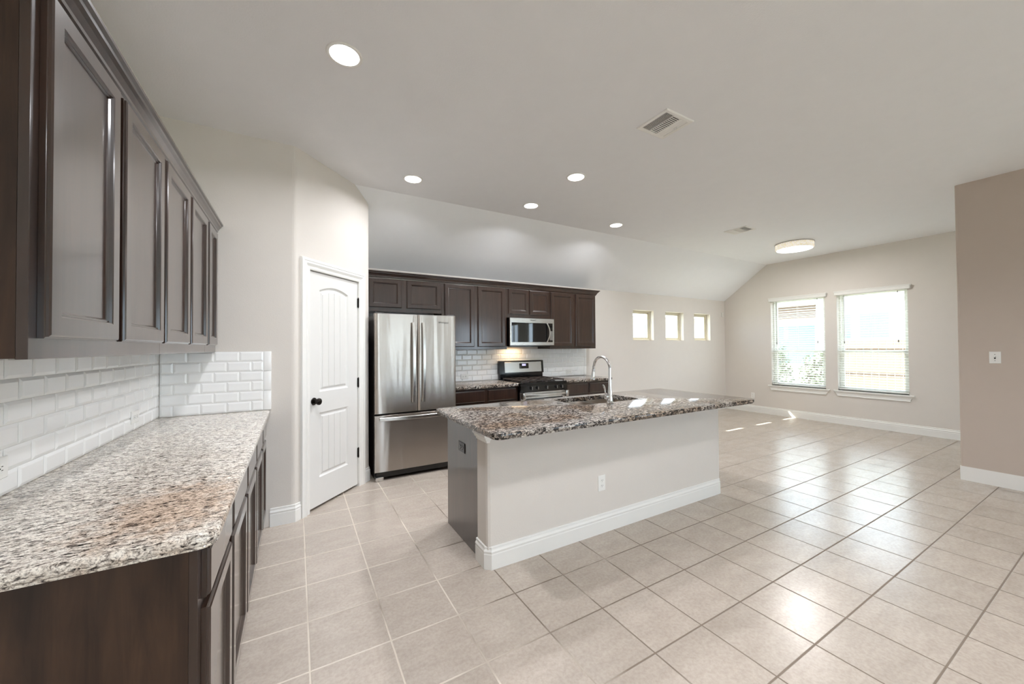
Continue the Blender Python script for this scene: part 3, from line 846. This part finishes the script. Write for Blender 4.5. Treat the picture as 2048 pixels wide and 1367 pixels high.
outlet((2.048, YB-.0128, .985), Z, X, -Y, 'white outlet on kitchen tiles between fridge and range')
outlet((3.895, YB-.0128, .985), Z, X, -Y, 'white outlet on kitchen tiles right of the range')
outlet((1.988, IY0, .368), X, Z, -Y, 'white outlet low on the front of the island half wall')
outlet((1.046, 2.565, .668), Z, Y, -X, 'black outlet on the dark side panel of the island', mat='plate_dark')
outlet((XR, 4.351, .348), Y, Z, -X, 'white outlet low on the far wall left of the windows')
outlet((SX, .842, 1.258), Y, Z, -X, 'white toggle switch on the shaded wall end', kind='switch')
s = MB().box((8.195, YB-.022, 2.035), (8.255, YB-.001, 2.13), .006)
tag(s.build('motion_sensor', 'sensor', smooth=True), 'small off white sensor box high beside the room corner', 'sensor')

# ---------------------------------------------------------------- refrigerator
def text(body, size, loc, mat, parent, name='lettering', rot=(PI/2, 0, 0), ext=.0004):
    cu = bpy.data.curves.new(name, 'FONT'); cu.body = body; cu.size = size; cu.extrude = ext; cu.align_x = 'CENTER'; cu.align_y = 'CENTER'
    cu.materials.append(M[mat]); tmp = bpy.data.objects.new(name+'_curve', cu); COL.objects.link(tmp)
    bpy.context.view_layer.update()
    me = bpy.data.meshes.new_from_object(tmp.evaluated_get(bpy.context.evaluated_depsgraph_get())); me.name = name
    bpy.data.objects.remove(tmp); bpy.data.curves.remove(cu)
    o = bpy.data.objects.new(name, me); COL.objects.link(o)
    o.parent = parent; o.location = Vector(loc)-world_loc(parent); o.rotation_euler = rot
    return o
fx0, fx1, fyf = .703, 1.598, 4.095
root = thing('refrigerator', 'stainless french door refrigerator with bottom freezer drawer', 'refrigerator', ((fx0+fx1)/2, 4.5, 0))
MB().box((fx0+.006, 4.165, .03), (fx1-.006, 4.88, 1.745), .004).build('fridge_body', 'dark_side', root)
def fdoor(x0, x1, z0, z1, name, bow=.010):
    L = []; n = 16
    # gently bowed front, rounded vertical edges
    prof = []
    for k in range(n+1):
        s_ = k/n; x = x0+(x1-x0)*s_
        e = min(s_, 1-s_)*(x1-x0); rr2 = .008
        yy = fyf+.004 + (rr2-math.sqrt(max(0, rr2**2-(rr2-min(e, rr2))**2)))
        prof.append((x, yy))
    prof += [(x1, 4.158), (x0, 4.158)]
    mb = MB().loops([[V3(x, y+dy, z) for x, y in prof] for z, dy in ((z0, .004), (z0+.003, 0), (z1-.003, 0), (z1, .004))])
    return mb.build(name, 'steel', root, smooth=True)
xm = 1.157
d1 = fdoor(fx0, xm-.003, .70, 1.757, 'fridge_door'); d2 = fdoor(xm+.003, fx1, .70, 1.757, 'fridge_door'); d3 = fdoor(fx0, fx1, .092, .684, 'freezer_drawer')
MB().box((fx0+.01, 4.150, .684), (fx1-.01, 4.172, .70)).box((xm-.003, 4.12, .70), (xm+.003, 4.165, 1.75)).build('door_gasket', 'inside', root)
def vhandle(x, z0, z1, par):
    pts = []; n = 16
    for k in range(n+1):
        s_ = k/n; z = z0+(z1-z0)*s_; pts.append((x, fyf-.028-.028*math.sin(PI*s_), z))
    mb = MB().ribbon(pts, (1, 0, 0), .032, .014)
    for z in (z0+.02, z1-.02): mb.box((x-.012, fyf-.034, z-.018), (x+.012, fyf+.004, z+.018), .003)
    mb.build('handle', 'steel_flat', par, smooth=True)
vhandle(1.103, .805, 1.668, d1); vhandle(1.214, .805, 1.668, d2)
pts = [(fx0+.045+(fx1-fx0-.09)*k/16, fyf-.028-.03*math.sin(PI*k/16), .648) for k in range(17)]
mb = MB().ribbon(pts, (0, 0, 1), .036, .014)
for x in (fx0+.065, fx1-.065): mb.box((x-.018, fyf-.034, .636), (x+.018, fyf+.004, .66), .003)
mb.build('handle', 'steel_flat', d3, smooth=True)
MB().box((fx0+.02, 4.12, .035), (fx1-.02, 4.17, .088)).build('toe_grille', 'black_enamel', root)
for x in (fx0+.008, fx1-.088):
    MB().box((x, 4.095, .001), (x+.08, 4.17, .045), .004).build('leveling_foot', 'steel_flat', root)
for x in (fx0+.012, fx1-.102): MB().box((x, 4.11, 1.7455), (x+.09, 4.25, 1.768), .006).build('hinge_cover', 'dark_side', root)
text('Whirlpool', .028, (1.452, fyf+.0032, 1.675), 'slot', d2, 'brand_lettering')

# ---------------------------------------------------------------- microwave
mx0, mx1, mz0, mz1, my = 2.566, 3.322, 1.402, 1.806, 4.53
root = thing('microwave', 'stainless over the range microwave with black glass door', 'microwave', ((mx0+mx1)/2, 4.72, mz0))
MB().box((mx0+.004, my+.02, mz0), (mx1-.004, YB-.004, mz1), .002).build('microwave_body', 'black_enamel', root)
mb = MB(); mb.rings(frame((mx0, my+.022, mz0+.012), (1, 0, 0), (0, -1, 0)), mx1-mx0, mz1-mz0-.014, [(0, 0), (0, .018), (.004, .022)])
dr = mb.build('microwave_door', 'steel_flat', root)
MB().rings(frame((mx0+.027, my+.0005, 1.462), (1, 0, 0), (0, -1, 0)), .700, .276, [(0, 0), (0, .0015), (.002, .003)]).build('door_glass', 'black_glass', root)
pts = [(3.182+.032*math.sin(PI*k/14), my-.012-.03*math.sin(PI*k/14), 1.462+.278*k/14) for k in range(15)]
mb = MB().ribbon(pts, (1, 0, .0), .02, .012)
for z in (1.468, 1.733): mb.box((3.174, my-.016, z-.008), (3.192, my+.001, z+.008), .002)
mb.build('handle', 'steel_flat', root, smooth=True)
kp = MB().box((3.238, my-.0028, 1.49), (3.288, my-.0020, 1.625))
for r_ in range(5):
    for c_ in range(3): kp.box((3.243+c_*.017, my-.0035, 1.50+r_*.026), (3.253+c_*.017, my-.0025, 1.506+r_*.026))
kp.build('keypad_marks', 'cord', root)
MB().box((3.238, my-.0036, 1.68), (3.288, my-.0025, 1.70)).build('clock_display', 'slot', root)
MB().box((mx0+.03, my+.05, mz0-.006), (mx1-.03, my+.12, mz0)).build('vent_grille', 'black_enamel', root)
text('Whirlpool', .022, (2.945, my-.0005, 1.775), 'slot', root, 'brand_lettering')
lens = MB().box((2.72, 4.74, mz0-.004), (2.88, 4.82, mz0)); lens.build('cooktop_lamp', M['lamp_warm'] if 'lamp_warm' in M else emis('warm_lamp', (1, .75, .45, 1), 4), root)
ld = bpy.data.lights.new('cooktop_light', 'AREA'); ld.shape = 'RECTANGLE'; ld.size = .26; ld.size_y = .08; ld.energy = 1.7; ld.color = (1, .68, .38)
lo = bpy.data.objects.new('cooktop_light', ld); COL.objects.link(lo); lo.parent = root; lo.location = V3(2.8, 4.78, mz0-.006)-world_loc(root)

# ---------------------------------------------------------------- gas range
gx0, gx1 = 2.565, 3.337
root = thing('gas_range', 'black and stainless gas range with cast iron grates', 'range', ((gx0+gx1)/2, 4.58, 0))
MB().box((gx0+.003, 4.30, .02), (gx1-.003, 4.90, .895), .003).build('range_body', 'black_enamel', root)
MB().box((gx0, 4.262, .895), (gx1, 4.84, .912), .005).build('cooktop', 'black_enamel', root)
# control panel, slightly raked
mb = MB().loops([[V3(x, 4.262, .898), V3(x, 4.252, .87), V3(x, 4.262, .79), V3(x, 4.31, .79), V3(x, 4.31, .898)] for x in (gx0+.001, gx1-.001)])
mb.build('control_panel', 'black_enamel', root)
for x in (2.735, 2.833, 2.985, 3.148, 3.242):
    mb = MB().lathe((x, 4.258, .838), (0, -1, 0), [(.021, 0), (.022, .004), (.0185, .006), (.017, .022), (.015, .026), (0, .027)], 20)
    k = mb.build('knob', 'black_enamel', root, smooth=True)
    MB().box((x-.0035, 4.228, .818), (x+.0035, 4.252, .858), .002).build('knob_grip', 'steel_flat', k)
# oven door
od = MB().box((gx0+.004, 4.262, .25), (gx1-.004, 4.299, .784), .004).build('oven_door', 'steel_flat', root)
MB().box((gx0+.075, 4.257, .33), (gx1-.075, 4.263, .70), .002).build('oven_window', 'black_glass', od)
pts = [(gx0+.03+(gx1-gx0-.06)*k/14, 4.222-.022*math.sin(PI*k/14), .745) for k in range(15)]
mb = MB().ribbon(pts, (0, 0, 1), .028, .016)
for x in (gx0+.008, gx1-.053): mb.box((x, 4.205, .70), (x+.045, 4.262, .785), .004)
mb.build('handle', 'steel_flat', od, smooth=True)
MB().box((gx0+.004, 4.265, .05), (gx1-.004, 4.299, .243), .004).build('storage_drawer', 'steel_flat', root)
for x in (gx0+.03, gx1-.07):
    for y in (4.33, 4.82): MB().cyl((x+.02, y, 0), (0, 0, 1), .015, .02, 12).build('leg', 'black_enamel', root)
# backguard
mb = MB().box((gx0+.012, 4.845, .90), (gx1-.012, 4.905, 1.01), .003)
mb.build('backguard_base', 'black_enamel', root)
bgp = MB().loops([[V3(x, 4.835, 1.0), V3(x, 4.853, 1.185), V3(x, 4.875, 1.192), V3(x, 4.905, 1.185), V3(x, 4.905, 1.0)] for x in (gx0, gx0+.003, gx1-.003, gx1)])
bg_o = bgp.build('backguard', 'black_enamel', root)
th_ = math.atan2(.018, .185); Vb = V3(0, math.sin(th_), math.cos(th_)); Nb = V3(0, -math.cos(th_), math.sin(th_))
F = (V3(gx0+.085, 4.8365, 1.015), X, Vb, Nb)
MB().rings(F, gx1-gx0-.125, .155, [(0, -.001), (0, .002), (.002, .003)]).build('control_fascia', 'steel_flat', bg_o)
MB().rings((F[0]+X*.25+Vb*.055, X, Vb, Nb), .165, .078, [(0, 0), (0, .004), (.003, .0055)]).build('display_bezel', 'black_glass', bg_o)
MB().rings((F[0]+X*.298+Vb*.095, X, Vb, Nb), .066, .03, [(0, .0053), (0, .0062)]).build('clock_display', 'display', bg_o)
# burners and grates
for (x, y, r_) in ((2.73, 4.40, .045), (2.73, 4.68, .036), (3.17, 4.40, .04), (3.17, 4.68, .036), (2.95, 4.54, .05)):
    MB().lathe((x, y, .912), (0, 0, 1), [(r_*1.3, 0), (r_*1.3, .004), (r_, .006), (r_, .014), (r_*.9, .02), (0, .021)], 20).build('burner', 'cast_iron', root, smooth=True)
for (a, b) in ((gx0+.03, gx0+.262), (gx0+.27, gx1-.27), (gx1-.262, gx1-.03)):
    mb = MB(); y0, y1 = 4.285, 4.80; zt = .944
    for x in (a, b-.012): mb.box((x, y0, zt-.014), (x+.012, y1, zt), .002)
    for y in (y0, (y0+y1)/2-.006, y1-.012): mb.box((a+.012, y, zt-.014), (b-.012, y+.012, zt), .002)
    for f_ in (.25, .75):
        yc = y0+(y1-y0)*f_
        mb.box((a+.012, yc-.005, zt-.010), ((a+b)/2-.03, yc+.005, zt+.002), .002).box(((a+b)/2+.03, yc-.005, zt-.010), (b-.012, yc+.005, zt+.002), .002)
        mb.box(((a+b)/2-.005, yc+.03, zt-.010), ((a+b)/2+.005, yc+.115, zt+.002), .002).box(((a+b)/2-.005, yc-.115, zt-.010), ((a+b)/2+.005, yc-.03, zt+.002), .002)
    for x in (a+.002, b-.012):
        for y in (y0+.002, y1-.012): mb.box((x, y, .9125), (x+.01, y+.01, zt-.012))
    mb.build('grate', 'cast_iron', root)

# ---------------------------------------------------------------- ceiling fixtures
def recessed(loc, label):
    root = thing('recessed_light', label, 'ceiling light', loc, group='round recessed ceiling lights')
    x, y, z = loc
    MB().lathe((x, y, z), (0, 0, -1), [(.096, 0), (.0955, .003), (.09, .006), (.078, .004), (.076, -.0)], 40).build('trim_ring', 'trim', root, smooth=True)
    MB().cyl((x, y, z), (0, 0, -1), .0765, .0035, 40).build('lamp_lens', 'lamp', root)
    ld = bpy.data.lights.new('recessed_lamp', 'AREA'); ld.shape = 'DISK'; ld.size = .145; ld.energy = CAN_W; ld.spread = math.radians(158); ld.color = (.97, .985, 1.03)
    lo = bpy.data.objects.new('recessed_lamp', ld); COL.objects.link(lo); lo.parent = root; lo.location = (0, 0, -.0045)
    return root
cans = [((.232, 2.278), 'large looking recessed light nearest the viewer, above the walkway'), ((.985, 3.645), 'recessed light in front of the pantry door'), ((2.357, 2.836), 'recessed light over the island, left of the two'), ((2.372, 3.669), 'recessed light in front of the microwave'), ((3.767, 3.704), 'recessed light furthest right on the ceiling')]
cans[2] = (cans[2][0], 'recessed light right above the island sink')
r0 = recessed((0, 0, ZC), 'x'); register(r0)
r0.location = (*cans[0][0], ZC); r0['label'] = cans[0][1]
for (xy, lab) in cans[1:]:
    c = copy_tree(r0); c.location = (*xy, ZC); c['label'] = lab
    if xy[0] == .985:                                   # a dimmer lamp in front of the pantry door
        for ch in c.children:
            if ch.type == 'LIGHT': ch.data = ch.data.copy(); ch.data.energy = CAN_W*.55
for xy, lab in (((1.0, .22), 'recessed light behind the viewer at the left'), ((2.1, .1), 'recessed light behind the viewer at the right'), ((1.6, -1.7), 'recessed light over the living area, left'), ((3.4, -2.4), 'recessed light over the living area, right')):
    c = copy_tree(r0); c.location = (*xy, ZC); c['label'] = lab
    if xy[0] > 2:                                       # dimmer lamps towards the living area
        for ch in c.children:
            if ch.type == 'LIGHT': ch.data = ch.data.copy(); ch.data.energy = CAN_W*.5

dc = (6.98, 2.975)
root = thing('flush_mount_light', 'round crystal flush mount ceiling light near the far windows', 'ceiling light', (*dc, ZC))
MB().cyl((*dc, ZC), (0, 0, -1), .262, .014, 48).build('ceiling_plate', 'steel_flat', root)
MB().lathe((*dc, ZC-.014), (0, 0, -1), [(.25, 0), (.255, .005), (.255, .075), (.248, .084), (.235, .086)], 48).build('crystal_band', 'crystal', root, smooth=True)
MB().lathe((*dc, ZC-.09), (0, 0, -1), [(.235, 0), (.235, .011), (.2, .013), (0, .013)], 48).build('diffuser', 'lamp', root, smooth=True)
ld = bpy.data.lights.new('flush_lamp', 'AREA'); ld.shape = 'DISK'; ld.size = .4; ld.energy = 26; ld.color = (1, .98, .97)
lo = bpy.data.objects.new('flush_lamp', ld); COL.objects.link(lo); lo.parent = root; lo.location = (0, 0, -.106)

def vent(cx, cy, wx, wy, label, banks, along):
    """ceiling register; banks split along x, slats inside"""
    root = thing('ceiling_vent', label, 'vent', (cx, cy, ZC), group='white ceiling air vents')
    x0, y0 = cx-wx/2, cy-wy/2; f = .031
    O = V3(x0, y0+wy, ZC); U = V3(1, 0, 0); Vd = V3(0, -1, 0); N = V3(0, 0, -1)
    L = [[O+U*i+Vd*i+N*n, O+U*(wx-i)+Vd*i+N*n, O+U*(wx-i)+Vd*(wy-i)+N*n, O+U*i+Vd*(wy-i)+N*n] for i, n in ((0, 0), (.002, .006), (.008, .009), (f, .005), (f, 0))]
    MB().loops(L, False, False).build('vent_frame', 'plate', root)
    MB().box((x0+f-.001, y0+f-.001, ZC-.0008), (x0+wx-f+.001, y0+wy-f+.001, ZC-.0002)).build('vent_throat_shade', 'slot', root)  # flat black sheet stands for the shade inside the vent opening
    mb = MB(); a0, a1 = (x0+f, x0+wx-f) if along == 'x' else (y0+f, y0+wy-f)
    b0, b1 = (y0+f, y0+wy-f) if along == 'x' else (x0+f, x0+wx-f)
    wA = (a1-a0)/3
    def bx(a, b, c, d, z0, z1):
        if along == 'x': mb.box((a, c, z0), (b, d, z1))
        else: mb.box((c, a, z0), (d, b, z1))
    for k, bank in enumerate(banks):
        A0, A1 = a0+wA*k, a0+wA*(k+1)
        if k: bx(A0-.003, A0+.003, b0, b1, ZC-.007, ZC-.001)
        if bank == 'L':     # long open slats
            n = 6
            for i in range(n):
                a = A0+.004+(wA-.008)*(i+.5)/n; bx(a-.0020, a+.0020, b0, b1, ZC-.0032, ZC-.0020)
        elif bank == 'X':   # cross slats, angled
            n = 13
            for i in range(n):
                b = b0+(b1-b0)*(i+.5)/n; bx(A0+.003, A1-.003, b-.0055, b+.0025, ZC-.004, ZC-.0015)
        else:               # slats leaning shut towards the viewer
            n = 6
            for i in range(n):
                a = A0+.004+(wA-.008)*(i+.5)/n; bx(a-.0058, a+.0058, b0, b1, ZC-.006+.0006*(i % 2), ZC-.001)
    mb.build('vent_slats', 'plate', root)
    return root
v1 = vent(2.376, 1.835, .30, .275, 'square white ceiling vent with a dark slotted side', ['L', 'X', 'S'], 'x')
MB().box((2.47, 1.805, ZC-.022), (2.476, 1.83, ZC-.004)).build('damper_lever', 'trim', v1)
vent(5.49, 3.01, .27, .31, 'distant ceiling vent near the crystal ceiling light', ['L', 'X', 'S'], 'y')

# ---------------------------------------------------------------- outdoors
g = MB().box((-12, 5.12, -.25), (30, 40, -.2)).box((8.52, -20, -.25), (30, 5.12, -.2)).box((-12, -25, -.25), (8.52, YN-.16, -.2))
tag(g.build('lawn', 'grass'), 'pale lawn outside the windows', 'lawn', kind='structure')
ev = MB().box((XL-.5, YB+T+.001, 2.337), (XR+.5, 5.56, 2.36)).box((XL-.5, 5.56, 2.312), (XR+.5, 5.585, 2.45))
struct(ev.build('trim_2', 'fascia'))
# fence parallel to the far wall
root = thing('wooden_fence', 'pale cedar picket fence outside the far right window', 'fence', (12.2, 2.5, -.2))
mb = MB(); y = -1.0
while y < 4.35:
    mb.box((12.2, y, -.2), (12.22, y+.132, 1.50+random.uniform(-.008, .008)), .002, 1); y += .14
mb.build('fence_boards', 'fence', root)
for z in (.05, .72, 1.3): MB().box((12.16, -1.0, z), (12.199, 4.34, z+.09)).build('fence_rail', 'fence', root)
MB().box((12.13, 2.9, -.2), (12.2, 2.99, 1.62)).build('fence_post', 'fence', root)
# neighbour house seen through the tall windows
root = thing('neighbour_house', 'white neighbouring house beyond the fence', 'house', (16, 5, -.2))
MB().box((15.5, -4, -.2), (22, 5.9, 2.85)).box((16.6, 5.9, -.2), (22, 10.5, 2.85)).box((15.5, 5.9, 2.35), (16.6, 10.5, 2.85)).build('house_wall', 'stucco', root)
def roofp(x0, x1, z0, z1, y0, y1): return MB().loops([[V3(x0, y, z0), V3(x1, y, z1), V3(x1, y, z1+.15), V3(x0, y, z0+.15)] for y in (y0, y1)])
roofp(15.0, 20, 2.85, 5.2, 4.6, 11).build('roof', 'shingle', root)
mb = MB().loops([[V3(15.0, 4.9, 3.1), V3(15.0, -4.6, 3.1), V3(20, -4.6, 4.4), V3(20, 4.9, 4.4)], [V3(15.0, 4.9, 3.2), V3(15.0, -4.6, 3.2), V3(20, -4.6, 4.5), V3(20, 4.9, 4.5)]])
mb.build('roof', 'shingle', root)
mb = MB().box((14.95, -4.6, 2.8), (15.02, 11, 3.05)); mb.build('fascia', 'fascia', root)
for y0, y1 in ((4.15, 4.82), (5.05, 5.65), (2.6, 3.4)):
    w = MB().box((15.44, y0-.06, .85), (15.5, y1+.06, 2.42)).build('window_surround', 'fascia', root)
    MB().box((15.43, y0, .9), (15.445, y1, 1.55)).box((15.43, y0, 1.62), (15.445, y1, 2.36)).build('window_glass', 'cyan_glass', w)
for k in range(5): MB().box((15.45, 6.0, 2.36+k*.09), (15.5, 9.0, 2.42+k*.09)).build('porch_beam', 'brown_wood', root)
w = MB().box((16.55, 6.1, .6), (16.6, 7.8, 2.2)).build('window_surround', 'fascia', root)
MB().box((16.53, 6.2, .7), (16.56, 7.7, 2.12)).build('window_glass', 'cyan_glass', w)
MB().box((15.6, 5.92, -.2), (15.75, 6.07, 2.35)).box((15.6, 8.6, -.2), (15.75, 8.75, 2.35)).build('porch_post', 'fascia', root)
# shrub in front of the left tall window
def shrub(cx, cy, rx, ry, zt, n, label):
    root = thing('shrub', label, 'shrub', (cx, cy, -.2), group='pale shrubs outside the left tall window')
    mb = MB(); st = MB()
    for i in range(n):
        a = random.uniform(0, 2*PI); rr2 = math.sqrt(random.random()); z = random.uniform(-.15, 1)
        k = (1-max(0, z)**3*.55)
        p = V3(cx+rx*k*rr2*math.cos(a), cy+ry*k*rr2*math.sin(a), -.1+(zt+.1)*max(z, .02)*(.8+.2*random.random()))
        d = V3(random.uniform(-1, 1), random.uniform(-1, 1), random.uniform(-.1, 1.2)).normalized(); s_ = d.orthogonal().normalized()
        s_ = (Matrix.Rotation(random.uniform(0, 6.28), 3, d) @ s_)
        l = random.uniform(.09, .17); w = l*.14
        q = [p-d*l/2, p+s_*w, p+d*l/2, p-s_*w]
        vs_ = [mb.bm.verts.new(x) for x in q]; mb.bm.faces.new(vs_)
    for i in range(14):
        a = random.uniform(0, 2*PI); st.tube([(cx+.08*math.cos(a), cy+.08*math.sin(a), -.2), (cx+rx*.4*math.cos(a), cy+ry*.4*math.sin(a), zt*.5), (cx+rx*.6*math.cos(a), cy+ry*.6*math.sin(a), zt*.85)], [.015, .01, .005], 6)
    me = mb.build('foliage', 'leaf', root); st.build('stem', 'stem', root)
shrub(11.0, 5.26, .55, .5, 1.55, 2600, 'broad pale shrub outside the left tall window')
shrub(10.9, 4.2, .48, .46, 1.28, 1800, 'low pale shrub next to the fence end')
shrub(12.4, 6.1, .5, .5, 2.0, 1500, 'taller pale shrub at the left side of the tall window view')
# house behind the small windows
root = thing('neighbour_house', 'pale brick house seen through the small square windows', 'house', (14, 14, -.2))
MB().box((6, 12.6, -.2), (26, 18.6, 2.9)).build('house_wall', 'brick_pale', root)
MB().loops([[V3(x, 12.1, 2.85), V3(x, 15.6, 4.4), V3(x, 15.6, 4.55), V3(x, 12.1, 3.0)] for x in (5.5, 26.5)]).build('roof', 'shingle', root)
MB().box((5.5, 12.08, 2.78), (26.5, 12.12, 3.02)).build('fascia', 'fascia', root)
for x in (10.5, 14.6, 17.3, 20.5):
    w = MB().box((x-.06, 12.55, .95), (x+.96, 12.6, 2.5)).build('window_surround', 'fascia', root)
    MB().box((x, 12.53, 1.0), (x+.9, 12.555, 1.68)).box((x, 12.53, 1.74), (x+.9, 12.555, 2.44)).build('window_glass', 'cyan_glass', w)
